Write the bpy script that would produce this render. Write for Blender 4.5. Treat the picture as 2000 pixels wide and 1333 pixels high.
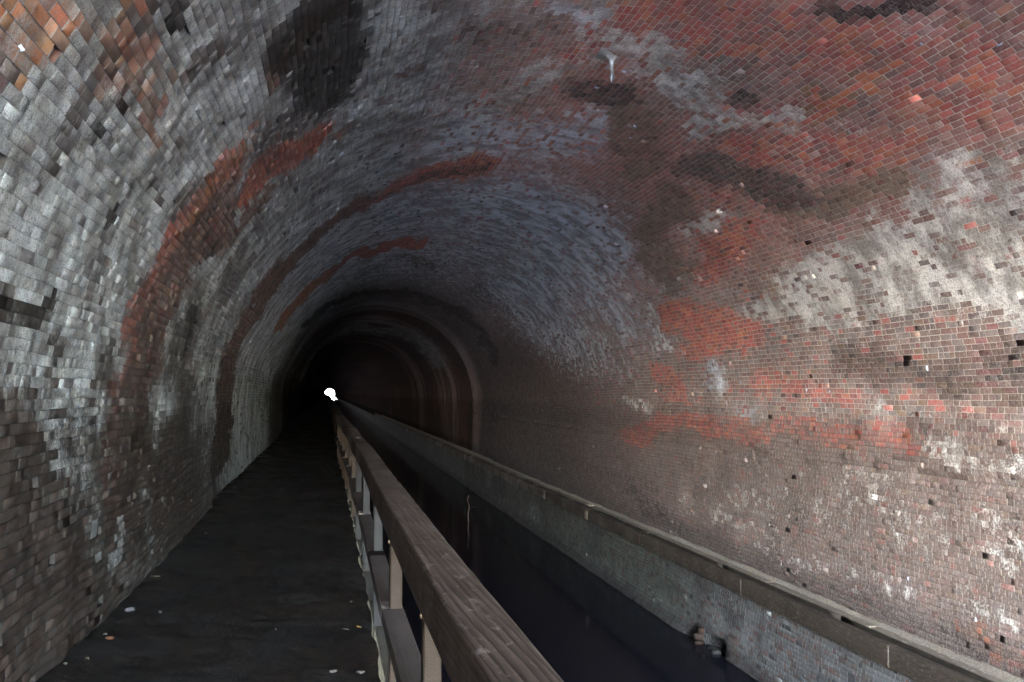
import bpy, math, random
import numpy as np
from mathutils import Vector, Matrix
for o in list(bpy.data.objects): bpy.data.objects.remove(o)
sc = bpy.context.scene
R_ = math.radians

# ------------------------------------------------------------------ camera
EYE = 1.68                       # eye height above the towpath; the towpath is z = 0
cam_d = bpy.data.cameras.new('camera'); cam = bpy.data.objects.new('camera', cam_d)
sc.collection.objects.link(cam); sc.camera = cam
cam_d.sensor_width = 36.0; cam_d.lens = 34.2
cam_d.clip_start = 0.05; cam_d.clip_end = 5000
cam.location = (0, 0, EYE)
cam.rotation_euler = (R_(90 + 3.064), 0, R_(-10.70))

# ------------------------------------------------------------------ daylight
SUN_EL, SUN_AZ = 28.0, 34.0      # light travels into the tunnel from behind, from the left
w = bpy.data.worlds.new('World'); sc.world = w; w.use_nodes = True
nt = w.node_tree; nt.nodes.clear()
wo = nt.nodes.new('ShaderNodeOutputWorld'); bg = nt.nodes.new('ShaderNodeBackground')
sky = nt.nodes.new('ShaderNodeTexSky'); sky.sky_type = 'NISHITA'; sky.sun_disc = False
sky.sun_elevation = R_(SUN_EL); sky.sun_rotation = R_(180 + SUN_AZ)
sky.air_density = 1.2; sky.dust_density = 1.0
bg.inputs['Strength'].default_value = 0.15
nt.links.new(sky.outputs[0], bg.inputs[0]); nt.links.new(bg.outputs[0], wo.inputs[0])
sd = bpy.data.lights.new('sun', 'SUN'); sun = bpy.data.objects.new('sun', sd)
sc.collection.objects.link(sun)
sd.energy = 1.5; sd.angle = R_(80); sd.color = (1.0, 0.985, 0.97)
_t = Vector((math.sin(R_(SUN_AZ)) * math.cos(R_(SUN_EL)), math.cos(R_(SUN_AZ)) * math.cos(R_(SUN_EL)), -math.sin(R_(SUN_EL))))
sun.rotation_euler = _t.to_track_quat('-Z', 'Y').to_euler(); sun.location = (-20, -40, 30)
sc.view_settings.view_transform = 'Standard'; sc.view_settings.look = 'None'
sc.view_settings.exposure = 7.8
sc.view_settings.use_white_balance = True; sc.view_settings.white_balance_temperature = 5500; sc.view_settings.white_balance_tint = 9; sc.view_settings.gamma = 1.0
sc.render.engine = 'CYCLES'
sc.cycles.use_denoising = True; sc.cycles.use_adaptive_sampling = False
sc.cycles.max_bounces = 8; sc.cycles.diffuse_bounces = 5; sc.cycles.glossy_bounces = 3
sc.cycles.sample_clamp_indirect = 6.0

# ------------------------------------------------------------------ helpers
rng = np.random.default_rng(7)
PORTAL = -12.0                    # the near mouth of the tunnel, behind the camera
END = 900.0                      # the far mouth
CX, CZ, RAD = 2.37, -0.40, 3.97  # tunnel section, heights here are relative to the eye
SR0 = -(2.75 - 0.40)             # foot of the right wall, as distance along the section
SARC = math.pi * RAD
SL1 = SARC + (1.78 - 0.40)       # foot of the left wall
WATER = -4.10

def _h(i, j, k):
    n = (i * 374761393 + j * 668265263 + k * 2147483647) & 0x7fffffff
    n = ((n ^ (n >> 13)) * 1274126177) & 0x7fffffff
    return ((n ^ (n >> 16)) & 0xffff) / 65535.0
def vnoise(x, y, seed=0):
    x = np.asarray(x, float); y = np.asarray(y, float)
    xi = np.floor(x).astype(np.int64); yi = np.floor(y).astype(np.int64)
    u = x - xi; v = y - yi; u = u * u * (3 - 2 * u); v = v * v * (3 - 2 * v)
    a = _h(xi, yi, seed); b = _h(xi + 1, yi, seed); c = _h(xi, yi + 1, seed); d = _h(xi + 1, yi + 1, seed)
    return (a * (1 - u) + b * u) * (1 - v) + (c * (1 - u) + d * u) * v
def fbm(x, y, seed=0, oct=4):
    s = 0; a = .5; t = 0
    for k in range(oct):
        s = s + a * vnoise(x * 2 ** k + 17.3 * k, y * 2 ** k - 9.1 * k, seed + k); t += a; a *= .5
    return s / t
def sst(a, b, x):
    t = np.clip((x - a) / (b - a), 0, 1); return t * t * (3 - 2 * t)

def link(name, me, mat=None, parent=None):
    o = bpy.data.objects.new(name, me); sc.collection.objects.link(o)
    if mat: me.materials.append(mat)
    if parent is not None: o.parent = parent; o.location = -parent.location
    return o
def tag(o, label=None, cat=None, group=None, kind=None):
    if label: o['label'] = label
    if cat: o['category'] = cat
    if group: o['group'] = group
    if kind: o['kind'] = kind
    return o
def empty(name, loc=(0, 0, 0)):
    o = bpy.data.objects.new(name, None); sc.collection.objects.link(o); o.location = loc
    o.empty_display_size = .2; return o
def mesh_np(name, V, F, smooth=False, attrs=None):
    """V (n,3) with heights relative to the eye, F (m,4) quads"""
    V = np.asarray(V, float).copy(); V[:, 2] += EYE
    F = np.asarray(F, np.int32)
    me = bpy.data.meshes.new(name); me.vertices.add(len(V)); me.vertices.foreach_set('co', V.astype(np.float32).ravel())
    k = F.shape[1]; me.loops.add(F.size); me.loops.foreach_set('vertex_index', F.ravel())
    me.polygons.add(len(F)); me.polygons.foreach_set('loop_start', np.arange(0, F.size, k, dtype=np.int32))
    me.update(calc_edges=True)
    if smooth: me.polygons.foreach_set('use_smooth', np.ones(len(F), bool))
    for n, A in (attrs or {}).items():
        A = np.asarray(A, np.float32)
        if A.ndim == 1:
            at = me.attributes.new(n, 'FLOAT', 'POINT'); at.data.foreach_set('value', A)
        else:
            A4 = np.ones((len(A), 4), np.float32); A4[:, :3] = A
            at = me.attributes.new(n, 'FLOAT_COLOR', 'POINT'); at.data.foreach_set('color', A4.ravel())
    me.validate(); return me
def grid_faces(n, m, flip=False):
    i = np.arange(n - 1)[:, None] * m + np.arange(m - 1)[None]
    F = np.stack([i, i + 1, i + m + 1, i + m], -1).reshape(-1, 4)
    return F[:, ::-1] if flip else F

# ------------------------------------------------------------------ node helper
class NT:
    def __init__(s, name):
        s.m = bpy.data.materials.new(name); s.m.use_nodes = True; s.t = s.m.node_tree; s.t.nodes.clear()
        s.out = s.n('ShaderNodeOutputMaterial'); s.b = s.n('ShaderNodeBsdfPrincipled')
        s.l(s.b.outputs[0], s.out.inputs[0])
    def n(s, ty, **k):
        o = s.t.nodes.new(ty)
        for a, v in k.items(): setattr(o, a, v)
        return o
    def l(s, a, b): s.t.links.new(a, b)
    def val(s, inp, v):
        if hasattr(v, 'is_linked') or isinstance(v, bpy.types.NodeSocket): s.l(v, inp)
        else: inp.default_value = v
    def math(s, op, a, b=0.0, c=None, clamp=False):
        o = s.n('ShaderNodeMath', operation=op, use_clamp=clamp); s.val(o.inputs[0], a); s.val(o.inputs[1], b)
        if c is not None: s.val(o.inputs[2], c)
        return o.outputs[0]
    def mix(s, f, a, b, mode='MIX'):
        o = s.n('ShaderNodeMix', data_type='RGBA', blend_type=mode)
        s.val(o.inputs[0], f)
        for i, v in ((6, a), (7, b)):
            if isinstance(v, tuple): v = (*v[:3], 1)
            s.val(o.inputs[i], v)
        return o.outputs[2]
    def noise(s, scale, detail=4, rough=.55, vec=None, dist=0, out=0):
        o = s.n('ShaderNodeTexNoise'); o.inputs['Scale'].default_value = scale; o.inputs['Detail'].default_value = detail
        o.inputs['Roughness'].default_value = rough; o.inputs['Distortion'].default_value = dist
        if vec is not None: s.l(vec, o.inputs['Vector'])
        return o.outputs[out]
    def pos(s, sc=(1, 1, 1)):
        c = s.n('ShaderNodeTexCoord'); m = s.n('ShaderNodeMapping'); m.inputs['Scale'].default_value = sc
        s.l(c.outputs['Object'], m.inputs[0]); return m.outputs[0]
    def ramp(s, f, a, b, lo=0., hi=1.):
        o = s.n('ShaderNodeMapRange', interpolation_type='SMOOTHSTEP'); s.val(o.inputs[0], f)
        for i, v in enumerate((a, b, lo, hi)): s.val(o.inputs[i + 1], v)
        return o.outputs[0]
    def attr(s, name, out=0):
        o = s.n('ShaderNodeAttribute'); o.attribute_name = name; return o.outputs[out]
    def bump(s, h, strength=.5, dist=.01, prev=None):
        o = s.n('ShaderNodeBump'); o.inputs['Strength'].default_value = strength; o.inputs['Distance'].default_value = dist
        s.l(h, o.inputs['Height'])
        if prev is not None: s.l(prev, o.inputs['Normal'])
        return o.outputs[0]

# ------------------------------------------------------------------ tunnel section
def bend(y): return -.7 * np.clip((y - 400) / 300, 0, 1) ** 2
def relief(s, y):
    """how far the lining stands outward of the true circle (m)"""
    d = .030 * (fbm(s * .55, y * .35, 3, 3) - .5) + .022 * (vnoise(s * 2.1, y * 1.7, 9) - .5)
    lw = sst(5.5, 8.5, s)                               # the left haunch is much rougher
    d = d + lw * .05 * (fbm(s * 2.6, y * 2.6, 21, 3) - .5)
    # lining was turned in rings that do not quite meet
    for y0, st in ((11.75, -.035), (16.2, -.03), (22.6, -.025), (31.0, -.03), (37.5, -.07), (40.5, -.07), (47.0, -.05), (57.0, .028), (66, -.06), (80, .03), (96, -.05)):
        wob = (.25 + .035 * max(0, y0 - 20)) * (fbm(s * .8, y0 * 3.1, 5, 3) - .5) * 1.4
        side = 1.0 if y0 > 35 else lw
        d = d - st * side * sst(y0 - .06 + wob, y0 + .06 + wob, y)
    d = d + sst(34, 44, y) * .10 * (fbm(s * .35, y * .22, 61, 3) - .5)
    d = d + .09 * sst(10.6, 11.6, s) * sst(14.80, 14.95, y)
    # crack between two rings
    wob = .25 * (vnoise(s * .8, 11.75, 5) - .5)
    d = d + .09 * np.exp(-((y - 11.75 - wob) / .05) ** 2) * lw * (vnoise(s * 2.2, 4.4, 8) > .35)
    # worn course at the springing of the right wall
    d = d + .03 * np.exp(-((s + .42 + .1 * vnoise(y * .5, 0, 4)) / .05) ** 2) * (vnoise(y * 1.3, 2.2, 6) > .3) * sst(5, 8, y)
    return d
def section(s, y, off):
    """point of the lining; off = metres inward"""
    s = np.asarray(s, float); y = np.asarray(y, float)
    r = RAD + relief(s, y) - off
    a = np.clip(s, 0, SARC) / RAD
    X = CX + r * np.cos(a); Z = CZ + r * np.sin(a)
    Z = Z + np.where(s < 0, s, 0) - np.where(s > SARC, s - SARC, 0)
    return np.stack([X + bend(y), y, Z], -1)
# stains, lime runs, bare patches and a painted shade, each as a stroke on the lining:
# points (distance round the section, 4*ln(distance along)), half-width, kind, strength
PATCHES = [
 ([(1.83, 9.78), (1.88, 9.14), (1.95, 8.51), (1.99, 7.63)], 0.269, 'L', 0.82),
 ([(1.69, 10.02), (1.56, 9.23), (1.45, 8.47), (1.48, 7.78)], 0.245, 'L', 0.75),
 ([(1.64, 10.13), (1.46, 9.47)], 0.148, 'L', 0.55),
 ([(1.42, 8.31), (1.17, 8.02)], 0.175, 'L', 0.6),
 ([(-1.89, 10.38), (-1.77, 9.68), (-1.71, 9.07), (-1.71, 8.36)], 0.114, 'L', 0.38),
 ([(-1.61, 11.2), (-1.63, 10.38)], 0.172, 'L', 0.35),
 ([(-0.19, 8.86), (-0.34, 8.16)], 0.08, 'L', 0.35),
 ([(1.18, 9.32), (1.19, 8.18)], 0.117, 'L', 0.35),
 ([(-0.61, 10.47), (-0.65, 9.25)], 0.124, 'L', 0.25),
 ([(-0.31, 11.57), (-0.72, 10.91)], 0.142, 'L', 0.2),
 ([(5.84, 8.85), (5.28, 8.95), (4.33, 9.4)], 0.168, 'L', 0.8),
 ([(4.16, 9.36), (3.92, 9.0), (3.52, 8.98)], 0.073, 'L', 0.6),
 ([(3.16, 10.22), (2.94, 10.05)], 0.121, 'L', 0.5),
 ([(2.08, 11.35), (1.28, 11.47), (1.14, 11.27)], 0.048, 'L', 0.7),
 ([(0.27, 12.03), (0.06, 11.88)], 0.135, 'L', 0.6),
 ([(2.39, 11.09), (2.26, 10.64)], 0.044, 'L', 0.5),
 ([(2.56, 8.23), (2.45, 7.81)], 0.118, 'L', 0.6),
 ([(2.82, 8.58), (2.64, 8.43)], 0.066, 'L', 0.4),
 ([(3.54, 8.78), (3.24, 8.52)], 0.071, 'L', 0.25),
 ([(0.86, 10.95), (0.6, 10.87)], 0.149, 'B', 0.9),
 ([(0.23, 10.62), (0.08, 10.47)], 0.146, 'B', 0.6),
 ([(0.39, 10.94), (0.22, 10.9)], 0.106, 'B', 0.5),
 ([(1.78, 11.11), (1.48, 10.72), (1.33, 10.47)], 0.29, 'R', 1.0),
 ([(1.13, 11.21), (1.15, 10.79)], 0.165, 'R', 0.9),
 ([(2.32, 10.56), (2.75, 10.03)], 0.221, 'R', 0.8),
 ([(-0.49, 11.99), (-0.22, 11.64), (-0.17, 10.9)], 0.17, 'R', 0.7),
 ([(-0.17, 10.9), (-0.01, 9.89), (-0.17, 9.05)], 0.171, 'R', 0.5),
 ([(0.61, 10.33), (0.39, 9.64)], 0.172, 'R', 0.5),
 ([(0.88, 11.51), (0.29, 11.43)], 0.109, 'R', 0.7),
 ([(3.83, 8.67), (3.75, 8.4)], 0.092, 'O', 1.0),
 ([(3.75, 8.92), (3.67, 8.6)], 0.111, 'O', 0.7),
 ([(3.79, 7.63), (3.6, 7.18)], 0.077, 'O', 0.5),
 ([(2.56, 8.23), (2.54, 8.09)], 0.043, 'O', 0.9),
 ([(5.76, 8.59), (4.69, 8.34), (3.86, 8.11), (3.09, 7.64)], 0.379, 'R', 0.55),
 ([(3.71, 9.42), (3.33, 8.91), (2.99, 8.45)], 0.264, 'R', 0.6),
 ([(4.61, 9.27), (3.99, 9.06)], 0.21, 'R', 0.4),
 ([(6.12, 9.09), (5.92, 8.51)], 0.135, 'R', 0.8),
 ([(3.27, 9.98), (3.54, 9.53)], 0.272, 'R', 0.4),
 ([(2.02, 12.7), (0.48, 11.49)], 0.145, 'W', 0.3),
 ([(1.52, 9.68), (1.54, 8.83), (1.4, 7.81)], 0.323, 'L', 0.5),
 ([(-1.12, 10.64), (-1.07, 9.46), (-1.01, 8.14)], 0.225, 'L', 0.42),
 ([(2.5, 8.57), (2.34, 8.0)], 0.125, 'L', 0.5),
 ([(1.55, 8.45), (0.98, 8.03), (0.53, 8.09)], 0.175, 'L', 0.6),
 ([(0.84, 9.59), (0.55, 8.64), (0.72, 8.27)], 0.235, 'W', 0.7),
 ([(0.12, 8.96), (0.25, 8.31)], 0.158, 'W', 0.5),
 ([(-1.99, 8.78), (-2.06, 8.36)], 0.116, 'O', 0.4),
 ([(-2.1, 8.6), (-2.02, 8.2)], 0.083, 'O', 0.5),
 ([(2.93, 9.53), (2.74, 9.23), (2.71, 8.72)], 0.162, 'G', 0.9),
 ([(3.89, 9.87), (3.42, 9.61), (2.99, 9.39)], 0.221, 'W', 0.7),
 ([(5.08, 9.66), (4.32, 10.11)], 0.23, 'G', 0.7),
 ([(3.66, 10.41), (2.93, 10.91), (2.47, 10.86)], 0.278, 'G', 0.8),
 ([(4.56, 8.02), (4.21, 7.88), (4.0, 7.4)], 0.074, 'K', 0.9),
 ([(4.43, 9.08), (4.25, 9.06)], 0.091, 'W', 0.9),
 ([(4.18, 7.65), (4.02, 7.57)], 0.073, 'K', 0.7),
 ([(5.68, 9.48), (5.23, 9.49)], 0.174, 'W', 0.7),
 ([(-1.69, 11.99), (-1.96, 11.71), (-2.13, 11.33)], 0.155, 'K', 0.5),
 ([(-1.44, 13.03), (-1.62, 11.85)], 0.366, 'W', 0.5),
 ([(1.94, 13.75), (0.53, 13.59), (-0.8, 13.22)], 0.447, 'K', 0.3),  # fading light of the depth painted as a dark stroke
 ([(4.31, 13.33), (2.27, 13.63)], 0.24, 'K', 0.35),
 ([(6.95, 10.39), (5.77, 10.28), (5.23, 10.04)], 0.382, 'B', 0.8),
 ([(5.85, 11.34), (4.58, 11.35), (3.47, 11.57)], 0.442, 'B', 0.65),
 ([(3.72, 12.88), (2.09, 12.86), (1.05, 12.76)], 0.49, 'B', 0.75),
 ([(2.87, 11.91), (1.8, 11.79)], 0.35, 'B', 0.4),
 ([(7.91, 9.47), (8.4, 9.67)], 0.438, 'B', 0.5),
 ([(2.08, 12.5), (0.84, 12.15)], 0.304, 'B', 0.4),
 ([(8.72, 10.97), (7.8, 10.59)], 0.303, 'B', 0.6),
 ([(7.48, 9.9), (6.46, 9.72), (6.08, 9.15), (6.06, 8.59)], 0.155, 'L', 0.6),
 ([(7.42, 9.88), (6.48, 9.68), (6.15, 9.22)], 0.107, 'R', 0.45),
 ([(4.1, 11.48), (3.46, 11.18)], 0.094, 'L', 0.7),
 ([(4.1, 11.48), (3.46, 11.18)], 0.067, 'R', 0.4),
 ([(6.46, 8.68), (6.09, 8.71)], 0.135, 'B', 0.6),
 ([(7.27, 8.77), (6.57, 8.86)], 0.201, 'K', 0.35),
 ([(8.49, 8.61), (7.64, 8.91)], 0.355, 'L', 0.4),
 ([(9.0, 7.81), (8.71, 8.46), (8.81, 8.64)], 0.377, 'K', 0.95),
 ([(9.21, 8.02), (8.81, 7.85)], 0.23, 'W', 0.7),
 ([(8.35, 8.97), (8.02, 8.63)], 0.152, 'L', 0.4),
 ([(7.92, 9.12), (7.71, 9.08)], 0.074, 'W', 0.8),
 ([(10.61, 5.36), (10.54, 5.71)], 0.194, 'O', 0.9),
 ([(10.7, 5.45), (10.69, 5.61)], 0.11, 'W', 0.8),
 ([(10.42, 5.93), (10.37, 6.62), (10.31, 7.14)], 0.299, 'O', 0.5),
 ([(10.35, 6.59), (10.3, 7.1)], 0.259, 'W', 0.45),
 ([(10.25, 6.99), (10.22, 7.3)], 0.073, 'O', 0.5),
 ([(10.96, 5.75), (10.93, 6.5), (10.94, 7.34)], 0.781, 'L', 0.6),
 ([(10.22, 7.54), (9.89, 8.32), (9.62, 7.95)], 0.313, 'L', 0.6),
 ([(11.33, 6.78), (11.6, 7.36), (12.04, 7.73)], 0.763, 'L', 0.55),
 ([(12.03, 6.55), (12.33, 7.41)], 0.553, 'L', 0.3),
 ([(11.32, 7.83), (10.75, 7.91)], 0.295, 'L', 0.45),
 ([(11.41, 9.25), (12.03, 9.33)], 0.229, 'L', 0.55),
 ([(10.97, 9.25), (10.54, 9.47), (10.0, 9.85)], 0.351, 'L', 0.35),
 ([(11.19, 10.32), (12.29, 10.38)], 0.326, 'B', 0.5),
 ([(10.89, 12.91), (13.1, 12.82)], 0.834, 'B', 0.5),
 ([(10.25, 11.1), (8.81, 10.67), (8.14, 10.52)], 0.243, 'B', 0.6),
 ([(12.84, 8.4), (12.5, 8.19), (12.04, 8.34), (11.58, 8.42), (11.17, 8.53), (10.7, 8.39), (10.35, 8.58), (9.98, 8.6)], 0.281, 'R', 0.75),
 ([(12.62, 8.53), (11.42, 8.63), (10.91, 8.75), (10.39, 9.01)], 0.348, 'W', 0.8),
 ([(10.73, 8.44), (10.11, 8.57), (9.77, 8.58)], 0.146, 'O', 0.55),
 ([(10.47, 9.34), (10.14, 9.48), (9.87, 9.47)], 0.171, 'W', 0.6),
 ([(9.84, 9.1), (9.36, 9.26), (8.88, 9.31)], 0.204, 'R', 0.8),
 ([(8.74, 9.5), (8.48, 9.46)], 0.093, 'O', 0.4),
 ([(13.03, 11.33), (12.17, 11.38), (11.11, 11.31), (9.99, 11.37)], 0.346, 'W', 1.0),
 ([(9.99, 11.37), (8.82, 11.26), (8.04, 11.07)], 0.224, 'W', 0.7),
 ([(8.61, 11.17), (7.68, 11.08), (6.87, 10.94), (6.19, 10.82)], 0.176, 'R', 0.75),
 ([(7.67, 11.14), (6.85, 10.99), (6.19, 10.82)], 0.085, 'W', 0.6),
 ([(10.48, 12.7), (9.94, 12.73), (8.82, 12.68)], 0.2, 'O', 1.0),
 ([(9.29, 12.7), (8.12, 12.59), (6.96, 12.58), (6.35, 12.58)], 0.162, 'R', 0.95),
 ([(9.9, 13.64), (8.99, 13.01), (7.89, 13.03), (7.06, 12.98)], 0.236, 'L', 0.6),
 ([(7.83, 13.32), (6.76, 13.03), (5.7, 13.16)], 0.172, 'W', 0.45),
 ([(9.72, 13.9), (8.0, 14.15), (6.47, 14.24), (4.78, 14.23), (3.05, 14.17), (1.51, 14.17)], 0.161, 'K', 0.6),
 ([(10.35, 14.79), (8.37, 14.41), (6.18, 14.76), (4.13, 14.61)], 0.152, 'L', 0.35),
 ([(11.09, 16.76), (9.42, 16.28), (7.87, 16.22), (5.69, 16.22), (3.99, 16.03), (1.95, 16.01)], 0.229, 'L', 0.9),
 ([(2.33, 15.64), (0.6, 15.37), (0.1, 15.56)], 0.13, 'L', 0.4),
 ([(2.24, 14.4), (0.57, 14.51), (-1.3, 14.67)], 0.101, 'B', 0.4),
 ([(0.22, 13.41), (-0.57, 13.51)], 0.096, 'L', 0.3),
 ([(12.69, 6.83), (13.23, 7.32), (13.69, 7.72)], 0.66, 'W', 0.6),
 ([(13.04, 8.55), (13.1, 9.69)], 0.615, 'W', 0.5),
 ([(12.92, 7.87), (13.17, 8.01)], 0.053, 'L', 0.7),
 ([(12.93, 8.33), (13.37, 8.3)], 0.048, 'L', 0.8),
 ([(13.29, 6.81), (13.53, 6.77)], 0.069, 'R', 0.5),
 ([(12.94, 8.85), (13.39, 8.98)], 0.112, 'B', 0.5),
 ([(11.66, 6.43), (11.65, 6.74), (11.49, 6.9)], 0.092, 'K', 0.85),
 ([(10.68, 6.71), (10.49, 6.85)], 0.131, 'K', 0.6),
 ([(10.88, 7.31), (10.92, 7.41)], 0.088, 'K', 1.0),
 ([(9.93, 6.51), (9.93, 6.78)], 0.05, 'K', 0.7),
 ([(11.57, 9.64), (11.13, 9.5)], 0.081, 'K', 0.8),
 ([(11.5, 6.84), (11.87, 7.2)], 0.071, 'K', 0.5),
 ([(13.1, 10.95), (13.68, 11.06)], 0.18, 'W', 0.7),
]

def masks(s, y):
    yy = np.maximum(y, 2.0); q = 4 * np.log(yy)
    amp = .17
    s2 = s + amp * (fbm(s * 1.6, q * 1.6, 31, 4) - .5) * 2; q2 = q + amp * (fbm(s * 1.6, q * 1.6, 47, 4) - .5) * 2
    s3 = s2 + .09 * (vnoise(s * 5, q * 5, 51) - .5) * 2; q3 = q2 + .09 * (vnoise(s * 5, q * 5, 61) - .5) * 2
    out = {k: np.zeros_like(s) for k in 'LBRWOGK'}
    for pts, wd, k, a in PATCHES:
        a0 = np.array([p[0] for p in pts]); b0 = np.array([p[1] for p in pts])
        m = (s3 > a0.min() - 2.2 * wd) & (s3 < a0.max() + 2.2 * wd) & (q3 > b0.min() - 2.2 * wd) & (q3 < b0.max() + 2.2 * wd)
        if not m.any(): continue
        X = s3[m]; Q = q3[m]; d = np.full(X.shape, 1e9)
        for i in range(len(pts) - 1):
            ax, ay = pts[i]; bx, by = pts[i + 1]; dx, dy = bx - ax, by - ay; L = dx * dx + dy * dy + 1e-9
            t = np.clip(((X - ax) * dx + (Q - ay) * dy) / L, 0, 1)
            d = np.minimum(d, np.hypot(X - ax - t * dx, Q - ay - t * dy))
        v = a * (1 - (sst(.2, 2.0, d / wd) if k == 'L' else sst(.35, 1.6, d / wd)))
        out[k][m] = np.maximum(out[k][m], v)
    return out
PAL = {  # linear albedo
    'brown': (.165, .118, .100), 'redbrown': (.200, .108, .092), 'grey': (.195, .180, .175), 'dark': (.055, .052, .056),
    'red': (.45, .090, .066), 'orange': (.52, .160, .060), 'maroon': (.26, .085, .090), 'ochre': (.22, .140, .075)}
def pick(n, names, probs):
    return np.array([PAL[k] for k in names])[rng.choice(len(names), n, p=np.array(probs) / sum(probs))]
def lerp(a, b, t): return a + (b - a) * t[:, None]
def colours(s, y, brick=True):
    """brick colour, mortar colour, lime cover for points of the lining"""
    n = len(s); M = masks(s, y); q = 4 * np.log(np.maximum(y, 2))
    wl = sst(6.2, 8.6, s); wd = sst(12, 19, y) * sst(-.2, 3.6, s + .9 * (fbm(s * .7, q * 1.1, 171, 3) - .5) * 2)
    base = pick(n, ['brown', 'redbrown', 'grey', 'dark', 'ochre', 'red', 'maroon'], [.34, .20, .26, .05, .06, .05, .04])
    red = pick(n, ['red', 'orange', 'maroon', 'redbrown', 'dark', 'grey'], [.42, .20, .12, .18, .04, .04])
    wet = pick(n, ['brown', 'redbrown', 'dark', 'ochre', 'maroon'], [.4, .25, .15, .1, .1]) * .55
    och = pick(n, ['orange', 'ochre', 'red', 'brown'], [.4, .25, .2, .15])
    olive = np.tile((.088, .076, .042), (n, 1)) * rng.uniform(.7, 1.3, (n, 1))
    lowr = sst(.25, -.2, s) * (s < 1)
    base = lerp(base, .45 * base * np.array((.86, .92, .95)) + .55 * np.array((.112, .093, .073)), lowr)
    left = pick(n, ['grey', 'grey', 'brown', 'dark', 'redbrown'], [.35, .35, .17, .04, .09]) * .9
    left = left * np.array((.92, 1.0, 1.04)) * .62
    deep = pick(n, ['grey', 'brown', 'dark', 'maroon', 'redbrown'], [.5, .2, .08, .12, .1]) * np.array((.92, .95, 1.10)) * 1.35  # palette lightened to paint in the brighter light of the mid vault
    mean_ = lambda A, t: lerp(A, np.tile(A.mean(0), (n, 1)), np.full(n, t))
    rose = sst(1.6, 3.2, s) * (1 - sst(5.5, 7, s)) * sst(.30, .55, fbm(s * .9, q * .8, 151, 3))
    base = lerp(base, mean_(red, .5), .68 * rose)
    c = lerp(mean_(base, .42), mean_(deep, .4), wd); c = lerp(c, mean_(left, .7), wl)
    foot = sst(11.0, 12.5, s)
    mean = lambda A, t: lerp(A, np.tile(A.mean(0), (n, 1)), np.full(n, t))
    red = mean(red, .45); wet = mean(wet, .4); och = mean(och, .3)
    tone = (.62 + .76 * fbm(s * .8, q * .9, 141, 4))
    up = sst(1.2, 2.2, s) * (1 - sst(6, 8, s)) * (1 - wd); c = c * (tone * (1.02 + .22 * up))[:, None]  # up lightens the upper right, painting in light that is weak there
    cell = rng.uniform(-.17, .17, n)
    f = lambda k, g=1.0: np.clip(sst(.22, .74, M[k] * g + cell * (M[k] > .02)), 0, 1)
    red = lerp(red, .35 * red + .65 * np.array((.105, .050, .038)), wl); och = lerp(och, .35 * och + .65 * np.array((.150, .082, .038)), wl)
    c = lerp(c, red, f('R', 1.05)); c = lerp(c, och, f('O')); c = lerp(c, olive * 1.15, .62 * f('G')); c = lerp(c, wet, f('W'))
    c = c * (1 - .86 * f('K'))[:, None]
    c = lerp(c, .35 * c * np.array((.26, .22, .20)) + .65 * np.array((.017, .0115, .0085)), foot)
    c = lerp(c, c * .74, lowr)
    c = c * rng.uniform(.82, 1.20, (n, 1)) if brick else c
    mort = np.tile((.50, .455, .40), (n, 1))
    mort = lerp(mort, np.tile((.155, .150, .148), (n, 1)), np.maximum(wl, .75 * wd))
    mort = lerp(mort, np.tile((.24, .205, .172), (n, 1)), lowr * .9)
    mort = lerp(mort, np.tile((.09, .07, .05), (n, 1)), np.clip(f('W') * .6 + f('G') * .55, 0, 1))
    mort = mort * (1 - .75 * f('K'))[:, None]
    bare = np.clip(f('R') + f('O') + f('W') * 1.1 + f('G') * .9 + f('K') * 1.1, 0, 1.2)
    nz = fbm(s * .9, q * .9, 77, 4)
    lime = .25 + .55 * (nz - .5) + wl * (.36 + .35 * (fbm(s * 1.2, q * 1.5, 88, 3) - .5)) + wd * .42  # the wd term stands in for light on the mid vault
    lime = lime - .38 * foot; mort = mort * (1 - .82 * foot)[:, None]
    lime = lime * (1 - .97 * np.clip(bare, 0, 1)) + .85 * (1 - .45 * lowr) * M['L'] * (1 - .35 * f('K')) + .50 * M['B']
    lime = lime * (1 - .6 * sst(26, 36, y + 8 * sst(3.6, .2, s)))  # lime fades with depth too, part of the painted shade
    if brick: lime = lime * (1 - .8 * (rng.random(n) < .26 - .18 * wl) * rng.uniform(.3, 1, n)) + rng.uniform(-.10, .12, n) * (1 - .75 * wl)
    # shade of the unlit depth painted into the colour, broken ring by ring
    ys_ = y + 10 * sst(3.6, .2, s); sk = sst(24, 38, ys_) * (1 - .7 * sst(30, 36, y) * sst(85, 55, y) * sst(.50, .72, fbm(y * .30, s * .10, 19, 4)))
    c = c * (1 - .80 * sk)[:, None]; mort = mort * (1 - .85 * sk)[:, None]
    rust = sst(.52, .72, fbm(y * .23, s * .25, 29, 4)) * sst(30, 40, y) * sst(10.5, 9, s) ; c = lerp(c, np.tile((.10, .045, .032), (n, 1)), .4 * rust)
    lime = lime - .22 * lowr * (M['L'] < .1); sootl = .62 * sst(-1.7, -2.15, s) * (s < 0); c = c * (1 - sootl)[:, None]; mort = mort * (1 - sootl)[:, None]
    blot = sst(.56, .66, fbm(s * 1.5 + 3, q * 1.9, 161, 4)) * sst(7.6, 9, s) * (1 - sst(11.6, 12.4, s)) * (1 - sst(9, 12, q)); lime = lime * (1 - .75 * blot); c = c * (1 - .35 * blot)[:, None]
    blue = np.clip(M['B'] + wd * .85 + wl * .78, 0, 1)  # cool light of vault and left wall put into the lime colour
    return c, mort, np.clip(lime, 0, 1.2), blue, M

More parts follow.
